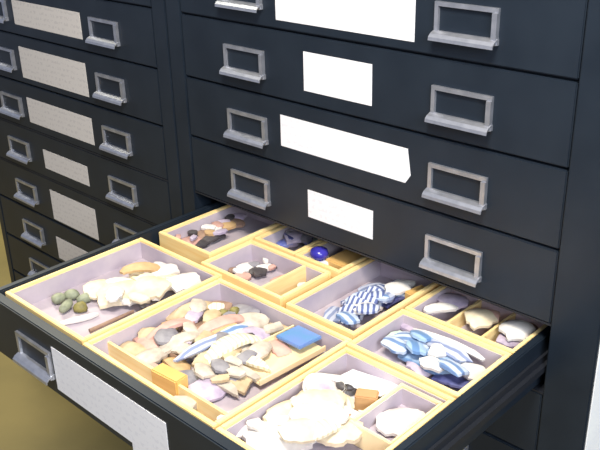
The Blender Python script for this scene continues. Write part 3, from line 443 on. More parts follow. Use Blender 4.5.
    ('pottery_sherd', 's', -0.1315, -0.2392, 0.0084, 0.0381, 0.0282, 67, 15, 'ivory', 'white sherd on the floor of the near right tray partly under the big ones', 'sherd', 'white sherd on the floor of the near right tray partly under the big ones', 0.005, 12),
    ('pottery_sherd', 's', -0.1597, -0.2255, 0.0099, 0.0498, 0.0315, 113, 12, 'lilac', 'white sherd on the floor of the near right tray partly under the big ones', 'sherd', 'white sherd on the floor of the near right tray partly under the big ones', 0.005, 12),
    ('pottery_sherd', 's', -0.1147, -0.2127, 0.0057, 0.0402, 0.0231, 117, 8, 'white', 'white sherd on the floor of the near right tray partly under the big ones', 'sherd', 'white sherd on the floor of the near right tray partly under the big ones', 0.005, 12),
    ('pottery_sherd', 's', -0.151, -0.1917, 0.0022, 0.0447, 0.0289, 60, 13, 'cream', 'white sherd on the floor of the near right tray partly under the big ones', 'sherd', 'white sherd on the floor of the near right tray partly under the big ones', 0.005, 12),
    ('pottery_sherd', 's', -0.5772, -0.2608, 0.0052, 0.0486, 0.038, 69, 15, 'cream', 'pale sherd on the floor of the front left tray partly under the cream heap', 'sherd', 'pale sherd on the floor of the front left tray partly under the cream heap', 0.005, 12),
    ('pottery_sherd', 's', -0.5295, -0.2466, 0.0053, 0.0492, 0.029, 175, 10, 'white', 'pale sherd on the floor of the front left tray partly under the cream heap', 'sherd', 'pale sherd on the floor of the front left tray partly under the cream heap', 0.005, 12),
    ('pottery_sherd', 's', -0.567, -0.2285, 0.0021, 0.0525, 0.04, 80, 9, 'ivory', 'pale sherd on the floor of the front left tray partly under the cream heap', 'sherd', 'pale sherd on the floor of the front left tray partly under the cream heap', 0.005, 12),
    ('pottery_sherd', 's', -0.5145, -0.2143, 0.0051, 0.0422, 0.0276, 41, 12, 'cream', 'pale sherd on the floor of the front left tray partly under the cream heap', 'sherd', 'pale sherd on the floor of the front left tray partly under the cream heap', 0.005, 12),
    ('pottery_sherd', 's', -0.5545, -0.1958, 0.0001, 0.0406, 0.0211, 152, 9, 'white', 'pale sherd on the floor of the front left tray partly under the cream heap', 'sherd', 'pale sherd on the floor of the front left tray partly under the cream heap', 0.005, 12),
    ('pottery_sherd', 's', -0.5769, -0.1936, 0.0068, 0.0406, 0.0249, 149, 11, 'ivory', 'pale sherd on the floor of the front left tray partly under the cream heap', 'sherd', 'pale sherd on the floor of the front left tray partly under the cream heap', 0.005, 12),
    ('pottery_sherd', 's', -0.5307, -0.1696, 0.0051, 0.0372, 0.0284, 148, 13, 'cream', 'pale sherd on the floor of the front left tray partly under the cream heap', 'sherd', 'pale sherd on the floor of the front left tray partly under the cream heap', 0.005, 12),
    ('pottery_sherd', 's', -0.5612, -0.1634, 0.0069, 0.0422, 0.0306, 124, 12, 'white', 'pale sherd on the floor of the front left tray partly under the cream heap', 'sherd', 'pale sherd on the floor of the front left tray partly under the cream heap', 0.005, 12),
    ('pottery_sherd', 's', -0.1904, -0.0886, 0.0044, 0.0356, 0.0195, 61, 4, 'bluewhite', 'blue or white sherd on the floor of the right hand tray under the plate sherds', 'sherd', 'blue or white sherd on the floor of the right hand tray under the plate sherds', 0.005, 12),
    ('pottery_sherd', 's', -0.1138, -0.0942, 0.0009, 0.0544, 0.0386, 94, 7, 'lilac', 'blue or white sherd on the floor of the right hand tray under the plate sherds', 'sherd', 'blue or white sherd on the floor of the right hand tray under the plate sherds', 0.005, 12),
    ('pottery_sherd', 's', -0.1597, -0.0758, 0.0021, 0.0464, 0.0287, 88, 7, 'slate', 'blue or white sherd on the floor of the right hand tray under the plate sherds', 'sherd', 'blue or white sherd on the floor of the right hand tray under the plate sherds', 0.005, 12),
    ('pottery_sherd', 's', -0.0841, -0.0783, 0.0021, 0.0402, 0.024, 78, 15, 'white', 'blue or white sherd on the floor of the right hand tray under the plate sherds', 'sherd', 'blue or white sherd on the floor of the right hand tray under the plate sherds', 0.005, 12),
    ('pottery_sherd', 's', -0.1281, -0.0655, 0.0027, 0.0408, 0.0256, 20, 11, 'bluewhite', 'blue or white sherd on the floor of the right hand tray under the plate sherds', 'sherd', 'blue or white sherd on the floor of the right hand tray under the plate sherds', 0.005, 12),
    ('pottery_sherd', 's', -0.174, -0.0393, 0.0034, 0.0439, 0.0342, 165, 11, 'lilac', 'blue or white sherd on the floor of the right hand tray under the plate sherds', 'sherd', 'blue or white sherd on the floor of the right hand tray under the plate sherds', 0.005, 12),
    ('pottery_sherd', 's', -0.0967, -0.07, 0.006, 0.0558, 0.0361, 4, 7, 'slate', 'blue or white sherd on the floor of the right hand tray under the plate sherds', 'sherd', 'blue or white sherd on the floor of the right hand tray under the plate sherds', 0.005, 12),
    ('pottery_sherd', 's', -0.2746, -0.0831, 0.0025, 0.0411, 0.0261, 104, 14, 'slate', 'blue and white sherd on the floor of the tray with the standing striped sherds', 'sherd', 'blue and white sherd on the floor of the tray with the standing striped sherds', 0.005, 12),
    ('pottery_sherd', 's', -0.2575, -0.0571, 0.0013, 0.0382, 0.0225, 85, 14, 'bluewhite', 'blue and white sherd on the floor of the tray with the standing striped sherds', 'sherd', 'blue and white sherd on the floor of the tray with the standing striped sherds', 0.005, 12),
    ('pottery_sherd', 's', -0.2689, -0.0473, 0.0019, 0.0441, 0.0326, 154, 8, 'stripe', 'blue and white sherd on the floor of the tray with the standing striped sherds', 'sherd', 'blue and white sherd on the floor of the tray with the standing striped sherds', 0.005, 12),
    ('pottery_sherd', 's', -0.2488, -0.0246, 0.0036, 0.0372, 0.0256, 118, 11, 'white', 'blue and white sherd on the floor of the tray with the standing striped sherds', 'sherd', 'blue and white sherd on the floor of the tray with the standing striped sherds', 0.005, 12),
    ('pottery_sherd', 's', -0.2586, -0.0067, 0.0059, 0.0437, 0.0321, 92, 8, 'slate', 'blue and white sherd on the floor of the tray with the standing striped sherds', 'sherd', 'blue and white sherd on the floor of the tray with the standing striped sherds', 0.005, 12),
    ('pottery_sherd', 's', -0.2739, 0.0083, 0.003, 0.0365, 0.0238, 44, 13, 'bluewhite', 'blue and white sherd on the floor of the tray with the standing striped sherds', 'sherd', 'blue and white sherd on the floor of the tray with the standing striped sherds', 0.005, 12),
    ('pottery_sherd', 's', -0.2529, 0.0369, 0.0058, 0.0359, 0.0269, 1, 12, 'stripe', 'blue and white sherd on the floor of the tray with the standing striped sherds', 'sherd', 'blue and white sherd on the floor of the tray with the standing striped sherds', 0.005, 12),
    ('pottery_sherd', 's', -0.527, -0.2656, 0.0196, 0.04, 0.023, 126, 16, 'white', 'small pale sherd scattered on the cream heap in the front left tray', 'sherd', 'small pale sherd scattered on the cream heap in the front left tray', 0.005, 12),
    ('pottery_sherd', 's', -0.4961, -0.2487, 0.0199, 0.0367, 0.0194, 7, 10, 'cream', 'small pale sherd scattered on the cream heap in the front left tray', 'sherd', 'small pale sherd scattered on the cream heap in the front left tray', 0.005, 12),
    ('pottery_sherd', 's', -0.5312, -0.2317, 0.012, 0.0386, 0.0244, 58, 13, 'ivory', 'small pale sherd scattered on the cream heap in the front left tray', 'sherd', 'small pale sherd scattered on the cream heap in the front left tray', 0.005, 12),
    ('pottery_sherd', 's', -0.4989, -0.211, 0.0123, 0.0408, 0.0208, 138, 4, 'white', 'small pale sherd scattered on the cream heap in the front left tray', 'sherd', 'small pale sherd scattered on the cream heap in the front left tray', 0.005, 12),
    ('pottery_sherd', 's', -0.5194, -0.2043, 0.0142, 0.0322, 0.0202, 7, 12, 'white', 'small pale sherd scattered on the cream heap in the front left tray', 'sherd', 'small pale sherd scattered on the cream heap in the front left tray', 0.005, 12),
    ('pottery_sherd', 's', -0.5386, -0.2038, 0.017, 0.0332, 0.0189, 59, 14, 'cream', 'small pale sherd scattered on the cream heap in the front left tray', 'sherd', 'small pale sherd scattered on the cream heap in the front left tray', 0.005, 12),
    ('pottery_sherd', 's', -0.5081, -0.1812, 0.0149, 0.0335, 0.017, 142, 14, 'ivory', 'small pale sherd scattered on the cream heap in the front left tray', 'sherd', 'small pale sherd scattered on the cream heap in the front left tray', 0.005, 12),
    ('pottery_sherd', 's', -0.4153, -0.2888, 0.0106, 0.0392, 0.0205, 43, 15, 'buff', 'small pale sherd mixed among the long sherds of the middle tray', 'sherd', 'small pale sherd mixed among the long sherds of the middle tray', 0.005, 12),
    ('pottery_sherd', 's', -0.3482, -0.2864, 0.0125, 0.0374, 0.0211, 9, 13, 'chalk', 'small pale sherd mixed among the long sherds of the middle tray', 'sherd', 'small pale sherd mixed among the long sherds of the middle tray', 0.005, 12),
    ('pottery_sherd', 's', -0.3893, -0.2825, 0.0164, 0.0401, 0.0297, 130, 9, 'grey', 'small pale sherd mixed among the long sherds of the middle tray', 'sherd', 'small pale sherd mixed among the long sherds of the middle tray', 0.005, 12),
    ('pottery_sherd', 's', -0.3251, -0.2745, 0.0127, 0.0296, 0.0151, 7, 9, 'ivory', 'small pale sherd mixed among the long sherds of the middle tray', 'sherd', 'small pale sherd mixed among the long sherds of the middle tray', 0.005, 12),
    ('pottery_sherd', 's', -0.3675, -0.2678, 0.0138, 0.0273, 0.0209, 134, 6, 'lilac', 'small pale sherd mixed among the long sherds of the middle tray', 'sherd', 'small pale sherd mixed among the long sherds of the middle tray', 0.005, 12),
    ('pottery_sherd', 's', -0.4166, -0.2559, 0.0102, 0.0257, 0.0153, 34, 12, 'tan', 'small pale sherd mixed among the long sherds of the middle tray', 'sherd', 'small pale sherd mixed among the long sherds of the middle tray', 0.005, 12),
    ('pottery_sherd', 's', -0.3418, -0.2572, 0.0167, 0.0401, 0.0223, 114, 16, 'buff', 'small pale sherd mixed among the long sherds of the middle tray', 'sherd', 'small pale sherd mixed among the long sherds of the middle tray', 0.005, 12),
    ('pottery_sherd', 's', -0.3799, -0.2519, 0.0191, 0.0312, 0.019, 151, 9, 'chalk', 'small pale sherd mixed among the long sherds of the middle tray', 'sherd', 'small pale sherd mixed among the long sherds of the middle tray', 0.005, 12),
    ('pottery_sherd', 's', -0.3252, -0.2416, 0.0145, 0.0374, 0.0294, 102, 15, 'grey', 'small pale sherd mixed among the long sherds of the middle tray', 'sherd', 'small pale sherd mixed among the long sherds of the middle tray', 0.005, 12),
    ('pottery_sherd', 's', -0.3675, -0.2301, 0.0125, 0.0336, 0.0196, 127, 12, 'ivory', 'small pale sherd mixed among the long sherds of the middle tray', 'sherd', 'small pale sherd mixed among the long sherds of the middle tray', 0.005, 12),
    ('pottery_sherd', 's', -0.4009, -0.2273, 0.0166, 0.0362, 0.023, 118, 9, 'lilac', 'small pale sherd mixed among the long sherds of the middle tray', 'sherd', 'small pale sherd mixed among the long sherds of the middle tray', 0.005, 12),
    ('pottery_sherd', 's', -0.3429, -0.2212, 0.0172, 0.0386, 0.0249, 56, 9, 'tan', 'small pale sherd mixed among the long sherds of the middle tray', 'sherd', 'small pale sherd mixed among the long sherds of the middle tray', 0.005, 12),
    ('pottery_sherd', 's', -0.3776, -0.2141, 0.0188, 0.0371, 0.0254, 122, 8, 'buff', 'small pale sherd mixed among the long sherds of the middle tray', 'sherd', 'small pale sherd mixed among the long sherds of the middle tray', 0.005, 12),
    ('pottery_sherd', 's', -0.414, -0.2078, 0.0183, 0.0363, 0.0243, 129, 14, 'chalk', 'small pale sherd mixed among the long sherds of the middle tray', 'sherd', 'small pale sherd mixed among the long sherds of the middle tray', 0.005, 12),
    ('pottery_sherd', 's', -0.362, -0.1982, 0.0173, 0.0289, 0.0186, 93, 14, 'grey', 'small pale sherd mixed among the long sherds of the middle tray', 'sherd', 'small pale sherd mixed among the long sherds of the middle tray', 0.005, 12),
    ('pottery_sherd', 's', -0.3945, -0.1916, 0.0182, 0.0227, 0.0163, 48, 15, 'ivory', 'small pale sherd mixed among the long sherds of the middle tray', 'sherd', 'small pale sherd mixed among the long sherds of the middle tray', 0.005, 12),
    ('pottery_sherd', 's', -0.2945, -0.3019, 0.015, 0.0339, 0.023, 160, 13, 'chalk', 'small whitish sherd heaped beside the cream card of the middle tray', 'sherd', 'small whitish sherd heaped beside the cream card of the middle tray', 0.005, 12),
    ('pottery_sherd', 's', -0.2628, -0.3005, 0.0187, 0.0238, 0.0138, 59, 7, 'buff', 'small whitish sherd heaped beside the cream card of the middle tray', 'sherd', 'small whitish sherd heaped beside the cream card of the middle tray', 0.005, 12),
    ('pottery_sherd', 's', -0.2843, -0.2834, 0.0187, 0.0324, 0.0209, 163, 6, 'grey', 'small whitish sherd heaped beside the cream card of the middle tray', 'sherd', 'small whitish sherd heaped beside the cream card of the middle tray', 0.005, 12),
    ('pottery_sherd', 's', -0.2572, -0.2819, 0.0194, 0.0264, 0.0163, 3, 14, 'chalk', 'small whitish sherd heaped beside the cream card of the middle tray', 'sherd', 'small whitish sherd heaped beside the cream card of the middle tray', 0.005, 12),
    ('pottery_sherd', 's', -0.2773, -0.2666, 0.0197, 0.0267, 0.0137, 7, 8, 'chalk', 'small whitish sherd heaped beside the cream card of the middle tray', 'sherd', 'small whitish sherd heaped beside the cream card of the middle tray', 0.005, 12),
    ('pottery_sherd', 's', -0.2973, -0.2544, 0.019, 0.0372, 0.0265, 109, 10, 'buff', 'small whitish sherd heaped beside the cream card of the middle tray', 'sherd', 'small whitish sherd heaped beside the cream card of the middle tray', 0.005, 12),
    ('pottery_sherd', 's', -0.2728, -0.2475, 0.0197, 0.0345, 0.0186, 93, 5, 'grey', 'small whitish sherd heaped beside the cream card of the middle tray', 'sherd', 'small whitish sherd heaped beside the cream card of the middle tray', 0.005, 12),
    ('pottery_sherd', 's', -0.2974, -0.232, 0.0141, 0.0329, 0.0231, 160, 8, 'chalk', 'small whitish sherd heaped beside the cream card of the middle tray', 'sherd', 'small whitish sherd heaped beside the cream card of the middle tray', 0.005, 12),
    ('pottery_sherd', 's', -0.2726, -0.2258, 0.0166, 0.0393, 0.026, 104, 13, 'chalk', 'small whitish sherd heaped beside the cream card of the middle tray', 'sherd', 'small whitish sherd heaped beside the cream card of the middle tray', 0.005, 12),
    ('pottery_sherd', 's', -0.1645, -0.3371, 0.0228, 0.0261, 0.0143, 17, 4, 'white', 'small white sherd heaped on the big ones in the near right tray', 'sherd', 'small white sherd heaped on the big ones in the near right tray', 0.005, 12),
    ('pottery_sherd', 's', -0.1148, -0.3206, 0.0276, 0.0453, 0.033, 56, 12, 'cream', 'small white sherd heaped on the big ones in the near right tray', 'sherd', 'small white sherd heaped on the big ones in the near right tray', 0.005, 12),
    ('pottery_sherd', 's', -0.1489, -0.3102, 0.0201, 0.0301, 0.016, 54, 4, 'white', 'small white sherd heaped on the big ones in the near right tray', 'sherd', 'small white sherd heaped on the big ones in the near right tray', 0.005, 12),
    ('pottery_sherd', 's', -0.1006, -0.3001, 0.0276, 0.0426, 0.0237, 79, 8, 'ivory', 'small white sherd heaped on the big ones in the near right tray', 'sherd', 'small white sherd heaped on the big ones in the near right tray', 0.005, 12),
    ('pottery_sherd', 's', -0.1254, -0.2967, 0.0283, 0.0408, 0.0312, 22, 13, 'white', 'small white sherd heaped on the big ones in the near right tray', 'sherd', 'small white sherd heaped on the big ones in the near right tray', 0.005, 12),
    ('pottery_sherd', 's', -0.1572, -0.2841, 0.021, 0.0328, 0.0189, 71, 5, 'cream', 'small white sherd heaped on the big ones in the near right tray', 'sherd', 'small white sherd heaped on the big ones in the near right tray', 0.005, 12),
    ('pottery_sherd', 's', -0.111, -0.278, 0.0293, 0.043, 0.0323, 1, 8, 'white', 'small white sherd heaped on the big ones in the near right tray', 'sherd', 'small white sherd heaped on the big ones in the near right tray', 0.005, 12),
    ('pottery_sherd', 's', -0.1352, -0.2696, 0.0282, 0.0444, 0.0289, 105, 10, 'ivory', 'small white sherd heaped on the big ones in the near right tray', 'sherd', 'small white sherd heaped on the big ones in the near right tray', 0.005, 12),
    ('pottery_sherd', 's', -0.1074, -0.2539, 0.0199, 0.0337, 0.0199, 11, 5, 'white', 'small white sherd heaped on the big ones in the near right tray', 'sherd', 'small white sherd heaped on the big ones in the near right tray', 0.005, 12),
    ('pottery_sherd', 's', -0.1281, -0.2473, 0.0214, 0.0384, 0.0254, 120, 15, 'cream', 'small white sherd heaped on the big ones in the near right tray', 'sherd', 'small white sherd heaped on the big ones in the near right tray', 0.005, 12),
    ('pottery_sherd', 's', -0.2317, -0.1023, 0.024, 0.0359, 0.0281, 166, 12, 'bluewhite', 'small blue and white sherd heaped behind the standing striped sherds', 'sherd', 'small blue and white sherd heaped behind the standing striped sherds', 0.005, 12),
    ('pottery_sherd', 's', -0.2283, -0.0673, 0.0254, 0.0313, 0.0217, 40, 5, 'stripe', 'small blue and white sherd heaped behind the standing striped sherds', 'sherd', 'small blue and white sherd heaped behind the standing striped sherds', 0.005, 12),
    ('pottery_sherd', 's', -0.2391, -0.0615, 0.0198, 0.038, 0.0202, 63, 4, 'white', 'small blue and white sherd heaped behind the standing striped sherds', 'sherd', 'small blue and white sherd heaped behind the standing striped sherds', 0.005, 12),
    ('pottery_sherd', 's', -0.2368, -0.0163, 0.0178, 0.0303, 0.023, 99, 6, 'slate', 'small blue and white sherd heaped behind the standing striped sherds', 'sherd', 'small blue and white sherd heaped behind the standing striped sherds', 0.005, 12),
    ('pottery_sherd', 's', -0.2379, -0.0251, 0.0222, 0.0248, 0.0157, 33, 4, 'bluewhite', 'small blue and white sherd heaped behind the standing striped sherds', 'sherd', 'small blue and white sherd heaped behind the standing striped sherds', 0.005, 12),
    ('pottery_sherd', 's', -0.2442, -0.027, 0.0237, 0.0237, 0.0186, 42, 6, 'stripe', 'small blue and white sherd heaped behind the standing striped sherds', 'sherd', 'small blue and white sherd heaped behind the standing striped sherds', 0.005, 12),
    ('pottery_sherd', 's', -0.2376, 0.0095, 0.0214, 0.0395, 0.0278, 52, 6, 'white', 'small blue and white sherd heaped behind the standing striped sherds', 'sherd', 'small blue and white sherd heaped behind the standing striped sherds', 0.005, 12),
    ('pottery_sherd', 's', -0.1534, -0.1042, 0.0169, 0.0439, 0.0254, 0, 6, 'bluewhite', 'small blue and white sherd heaped on the long blue plate sherds', 'sherd', 'small blue and white sherd heaped on the long blue plate sherds', 0.005, 12),
    ('pottery_sherd', 's', -0.0925, -0.1125, 0.0196, 0.0372, 0.0228, 5, 8, 'white', 'small blue and white sherd heaped on the long blue plate sherds', 'sherd', 'small blue and white sherd heaped on the long blue plate sherds', 0.005, 12),
    ('pottery_sherd', 's', -0.1256, -0.0991, 0.0207, 0.0321, 0.0248, 138, 14, 'bluelight', 'small blue and white sherd heaped on the long blue plate sherds', 'sherd', 'small blue and white sherd heaped on the long blue plate sherds', 0.005, 12),
    ('pottery_sherd', 's', -0.0675, -0.1034, 0.019, 0.0389, 0.028, 169, 16, 'bluewhite', 'small blue and white sherd heaped on the long blue plate sherds', 'sherd', 'small blue and white sherd heaped on the long blue plate sherds', 0.005, 12),
    ('pottery_sherd', 's', -0.1032, -0.0821, 0.0162, 0.03, 0.0238, 92, 16, 'white', 'small blue and white sherd heaped on the long blue plate sherds', 'sherd', 'small blue and white sherd heaped on the long blue plate sherds', 0.005, 12),
    ('pottery_sherd', 's', -0.1391, -0.0696, 0.019, 0.033, 0.024, 179, 14, 'bluelight', 'small blue and white sherd heaped on the long blue plate sherds', 'sherd', 'small blue and white sherd heaped on the long blue plate sherds', 0.005, 12),
    ('pottery_sherd', 's', -0.6153, -0.08, 0.0172, 0.0183, 0.0096, 137, 5, 'pink', 'small sherd heaped on the others in the back left tray', 'sherd', 'small sherd heaped on the others in the back left tray', 0.005, 12),
    ('pottery_sherd', 's', -0.5973, -0.0631, 0.0161, 0.0172, 0.0088, 111, 10, 'lilac', 'small sherd heaped on the others in the back left tray', 'sherd', 'small sherd heaped on the others in the back left tray', 0.005, 12),
    ('pottery_sherd', 's', -0.6144, -0.0499, 0.0154, 0.0176, 0.0131, 31, 7, 'dark', 'small sherd heaped on the others in the back left tray', 'sherd', 'small sherd heaped on the others in the back left tray', 0.005, 12),
    ('pottery_sherd', 's', -0.5965, -0.028, 0.0125, 0.0234, 0.0158, 12, 7, 'tan', 'small sherd heaped on the others in the back left tray', 'sherd', 'small sherd heaped on the others in the back left tray', 0.005, 12),
    ('pottery_sherd', 's', -0.6104, -0.0191, 0.0143, 0.0267, 0.0145, 30, 13, 'white', 'small sherd heaped on the others in the back left tray', 'sherd', 'small sherd heaped on the others in the back left tray', 0.005, 12),
    ('pottery_sherd', 's', -0.6096, 0.0011, 0.0134, 0.0262, 0.0177, 163, 7, 'pink', 'small sherd heaped on the others in the back left tray', 'sherd', 'small sherd heaped on the others in the back left tray', 0.005, 12),
    ('pottery_sherd', 's', -0.6118, 0.0153, 0.0125, 0.023, 0.0119, 52, 11, 'lilac', 'small sherd heaped on the others in the back left tray', 'sherd', 'small sherd heaped on the others in the back left tray', 0.005, 12),
    ('pottery_sherd', 's', -0.6146, 0.0329, 0.0145, 0.0216, 0.0146, 116, 9, 'dark', 'small sherd heaped on the others in the back left tray', 'sherd', 'small sherd heaped on the others in the back left tray', 0.005, 12),
    ('pottery_sherd', 's', -0.47, -0.081, 0.005, 0.0232, 0.0165, 21, 6, 'white', 'tiny sherd scattered in the left compartment of the divided tray', 'sherd', 'tiny sherd scattered in the left compartment of the divided tray', 0.005, 12),
    ('pottery_sherd', 's', -0.4433, -0.0663, 0.0057, 0.0236, 0.0164, 117, 11, 'dark', 'tiny sherd scattered in the left compartment of the divided tray', 'sherd', 'tiny sherd scattered in the left compartment of the divided tray', 0.005, 12),
    ('pottery_sherd', 's', -0.4672, -0.0521, 0.0055, 0.0189, 0.0142, 22, 11, 'grey', 'tiny sherd scattered in the left compartment of the divided tray', 'sherd', 'tiny sherd scattered in the left compartment of the divided tray', 0.005, 12),
    ('pottery_sherd', 's', -0.4396, -0.0404, 0.0061, 0.0144, 0.009, 97, 15, 'pink', 'tiny sherd scattered in the left compartment of the divided tray', 'sherd', 'tiny sherd scattered in the left compartment of the divided tray', 0.005, 12),
    ('pottery_sherd', 's', -0.4544, -0.0382, 0.0119, 0.0166, 0.0086, 158, 10, 'white', 'tiny sherd scattered in the left compartment of the divided tray', 'sherd', 'tiny sherd scattered in the left compartment of the divided tray', 0.005, 12),
    ('pottery_sherd', 's', -0.4821, 0.0622, 0.0151, 0.0209, 0.0159, 1, 9, 'lilac', 'small bluish sherd heaped in the shaded back tray', 'sherd', 'small bluish sherd heaped in the shaded back tray', 0.005, 12),
    ('pottery_sherd', 's', -0.4795, 0.0427, 0.0146, 0.0271, 0.0181, 157, 15, 'navy', 'small bluish sherd heaped in the shaded back tray', 'sherd', 'small bluish sherd heaped in the shaded back tray', 0.005, 12),
    ('pottery_sherd', 's', -0.4857, 0.0501, 0.0196, 0.021, 0.0133, 108, 6, 'grey', 'small bluish sherd heaped in the shaded back tray', 'sherd', 'small bluish sherd heaped in the shaded back tray', 0.005, 12),
    ('pottery_sherd', 's', -0.4846, 0.0446, 0.0151, 0.0171, 0.013, 151, 5, 'blue', 'small bluish sherd heaped in the shaded back tray', 'sherd', 'small bluish sherd heaped in the shaded back tray', 0.005, 12),
    ('pottery_sherd', 's', -0.4868, 0.0511, 0.02, 0.021, 0.0111, 74, 7, 'lilac', 'small bluish sherd heaped in the shaded back tray', 'sherd', 'small bluish sherd heaped in the shaded back tray', 0.005, 12),
    ('pottery_sherd', 's', -0.485, 0.0636, 0.0174, 0.0251, 0.0132, 68, 7, 'navy', 'small bluish sherd heaped in the shaded back tray', 'sherd', 'small bluish sherd heaped in the shaded back tray', 0.005, 12),
]
def sherd_bm(L, W, th, curv, tilt, rnd, flat=False):
    """broken piece of a pot wall: jagged outline, curved along its length, real thickness"""
    n = rnd.randint(7, 10); rings = 4
    out = []
    for i in range(n):
        t = 2*PI*(i+rnd.uniform(-.28, .28))/n
        ca, sa = math.cos(t), math.sin(t)
        k = 1/max(abs(ca), abs(sa)); k = 1+(k-1)*.55
        k *= rnd.uniform(.84, 1.04)
        out.append(((ca*k)*L/2, (sa*k)*W/2))
    dense = []                                   # split each broken edge in three
    for i in range(n):
        p, q = out[i], out[(i+1) % n]
        for s in range(3):
            f = s/3; j = .04*min(L, W) if s else 0
            dense.append((p[0]+(q[0]-p[0])*f+rnd.uniform(-j, j), p[1]+(q[1]-p[1])*f+rnd.uniform(-j, j)))
    bm = B(); sides = []
    R = Matrix.Rotation(tilt, 3, 'X')
    for s in (1, -1):
        grid = []
        c = None
        for r in range(rings+1):
            f = r/rings
            if r == 0:
                c = bm.verts.new(R @ Vector((0, 0, s*th/2))); continue
            e = 1 if r < rings else .8
            grid.append([bm.verts.new(R @ Vector((x*f, y*f, -curv*((x*f)**2)*.6-curv*1.2*((y*f)**2)+s*th/2*e))) for x, y in dense])
        m = len(dense)
        for i in range(m):
            j = (i+1) % m
            bm.faces.new((c, grid[0][i], grid[0][j]))
            for r in range(rings-1): bm.faces.new((grid[r][i], grid[r+1][i], grid[r+1][j], grid[r][j]))
        sides.append(grid[-1])
    m = len(dense)
    for i in range(m): bm.faces.new((sides[0][i], sides[1][i], sides[1][(i+1) % m], sides[0][(i+1) % m]))
    lo = min(v.co.z for v in bm.verts)
    for v in bm.verts: v.co.z -= lo
    return bm

def pebble_bm(L, W, th, rnd):
    bm = B(); bmesh.ops.create_icosphere(bm, subdivisions=2, radius=1)
    ph = [rnd.uniform(0, 6) for _ in range(3)]
    for v in bm.verts:
        k = 1+.13*math.sin(3*v.co.x+ph[0])+.11*math.sin(4*v.co.y+ph[1])+.1*math.sin(3*v.co.z+ph[2])
        v.co = Vector((v.co.x*L/2*k, v.co.y*W/2*k, v.co.z*th/2*k))
    lo = min(v.co.z for v in bm.verts)
    for v in bm.verts: v.co.z -= lo
    return bm

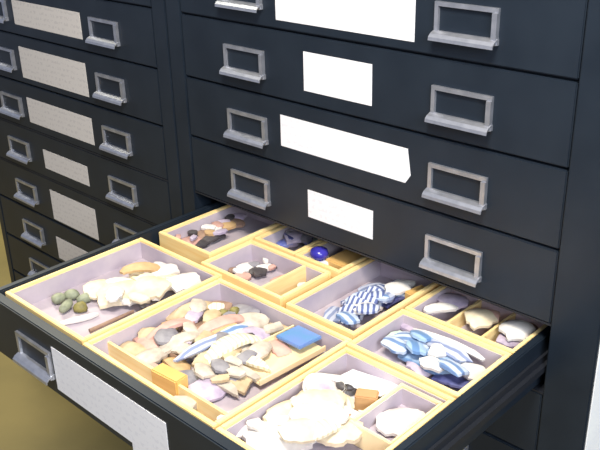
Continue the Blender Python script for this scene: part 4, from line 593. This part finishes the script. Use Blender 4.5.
for i, (name, kind, x, y, h, L, W, ang, tilt, m, label, cat, group, th, curv) in enumerate(SHERDS):
    rnd = random.Random(100+i)
    child = None
    if kind == 's':
        o = link(name, sherd_bm(L, W, th, curv, math.radians(tilt), rnd), m)
        for f in o.data.polygons: f.use_smooth = len(f.vertices) == 4 or len(f.vertices) == 3
        try: o.data.set_sharp_from_angle(angle=.6)
        except Exception: pass
    elif kind == 'p':
        o = link(name, pebble_bm(L, W, th, rnd), m, smooth=True)
    elif kind == 'r':
        bm = B(); bmesh.ops.create_cone(bm, cap_ends=True, segments=12, radius1=th/2, radius2=th*.4, depth=L, matrix=Matrix.Translation((0, 0, th/2)) @ Matrix.Rotation(PI/2, 4, 'Y'))
        for v in bm.verts: v.co.z += .0012*math.sin(v.co.x*60)+.0012
        o = link(name, bm, m)
    elif kind == 'b':
        bm = B(); box(bm, -L/2, L/2, -W/2, W/2, 0, th); o = link(name, bm, m, bevel=.0015)
    elif kind == 'c':
        bm = B(); prism_x(bm, [(-W/2, 0), (W/2, 0), (W/2, th), (W/2-.002, th), (W/2-.002, .002), (-W/2+.002, .002), (-W/2+.002, th*.6), (-W/2, th*.6)], -L/2, L/2)
        o = link(name, bm, m)
    elif kind == 'd':
        bm = B()
        box(bm, -L/2, L/2, -W/2, W/2, 0, th)
        for v in bm.verts: v.co.x += .1*v.co.y
        o = link(name, bm, m, bevel=.001)
    elif kind == 'k':
        bm = B(); lathe(bm, [(0, .018), (.0075, .018), (.0075, .024), (.0125, .027), (.0145, .032), (.0125, .038), (.006, .041), (0, .0415)])
        o = link(name, bm, m, smooth=True)
        bm = B(); lathe(bm, [(0, 0), (.017, 0), (.0185, .004), (.0185, .02), (.0165, .023), (.009, .0225), (0, .022)])
        child = link('collar', bm, 'collar', o, smooth=True); child['label'] = 'white round collar'
    elif kind == 'w':
        bm = B(); R = L/2
        prof = [(0, 0), (R*.45, .0005), (R*.75, .006), (R*.95, .014), (R, th), (R-.003, th), (R*.9, .0155), (R*.7, .0085), (R*.42, .004), (0, .0035)]
        lathe(bm, prof, 26, .2, 5.4)
        for v in bm.verts: v.co.z *= 1+.1*math.sin(3*math.atan2(v.co.y, v.co.x))
        o = link(name, bm, m, smooth=True)
    elif kind == 'f':
        bm = B()
        prism_x(bm, [(-W/2, 0), (W/2, .001), (W/2+.004, .003), (W/2, .006), (0, .011), (-W/2+.006, .016), (-W/2+.006, .0152), (0, .0102), (W/2-.002, .0052), (W/2+.001, .003), (W/2-.001, .0019), (-W/2, .0009)], -L/2, L/2)
        for v in bm.verts: v.co.y += .12*v.co.x
        o = link(name, bm, m)
    o.location = (x, y, BASE+h); o.rotation_euler = (0, 0, math.radians(ang))
    tag(o, label, cat, group)

# ------------------------------------------------------------------ light
def area(name, loc, target, size, power, color, size_y=None):
    l = bpy.data.lights.new(name, 'AREA'); l.energy = power; l.color = color; l.size = size
    if size_y: l.shape = 'RECTANGLE'; l.size_y = size_y
    o = bpy.data.objects.new(name, l); COL.objects.link(o); o.location = loc
    o.rotation_euler = (Vector(target)-Vector(loc)).to_track_quat('-Z', 'Y').to_euler()
    return o
area('overhead_light', (.15, -.7, 1.05), (-.2, -.2, -.3), .45, 26, (1, .93, .80), .25)
area('overhead_light', (-2.3, .2, 1.5), (-2.3, .25, -1), .5, 60, (1, .95, .75), .5)  # added fill light, brightens the floor beyond the left cabinet
area('window_light', (1.6, -1.1, .8), (0, 0, -.1), 1.1, 42, (.84, .91, 1), .8)
w = bpy.data.worlds.new('world'); SC.world = w; w.use_nodes = True
bg = w.node_tree.nodes['Background']; bg.inputs['Color'].default_value = (.62, .72, 1, 1); bg.inputs['Strength'].default_value = .28

# ------------------------------------------------------------------ camera
cam = bpy.data.cameras.new('camera'); cam.sensor_width = 36; cam.lens = 842.915/600*36
cam.clip_start = .02
co = bpy.data.objects.new('camera', cam); COL.objects.link(co)
co.matrix_world = Matrix(((.72595, -.26877, .63305, .39155), (.68733, .31568, -.65417, -.83478), (-.02402, .91001, .41390, .23833), (0, 0, 0, 1)))
SC.camera = co
SC.view_settings.view_transform = 'Standard'; SC.view_settings.look = 'None'
SC.view_settings.gamma = 1; SC.view_settings.use_curve_mapping = False
SC.view_settings.exposure = 0.35
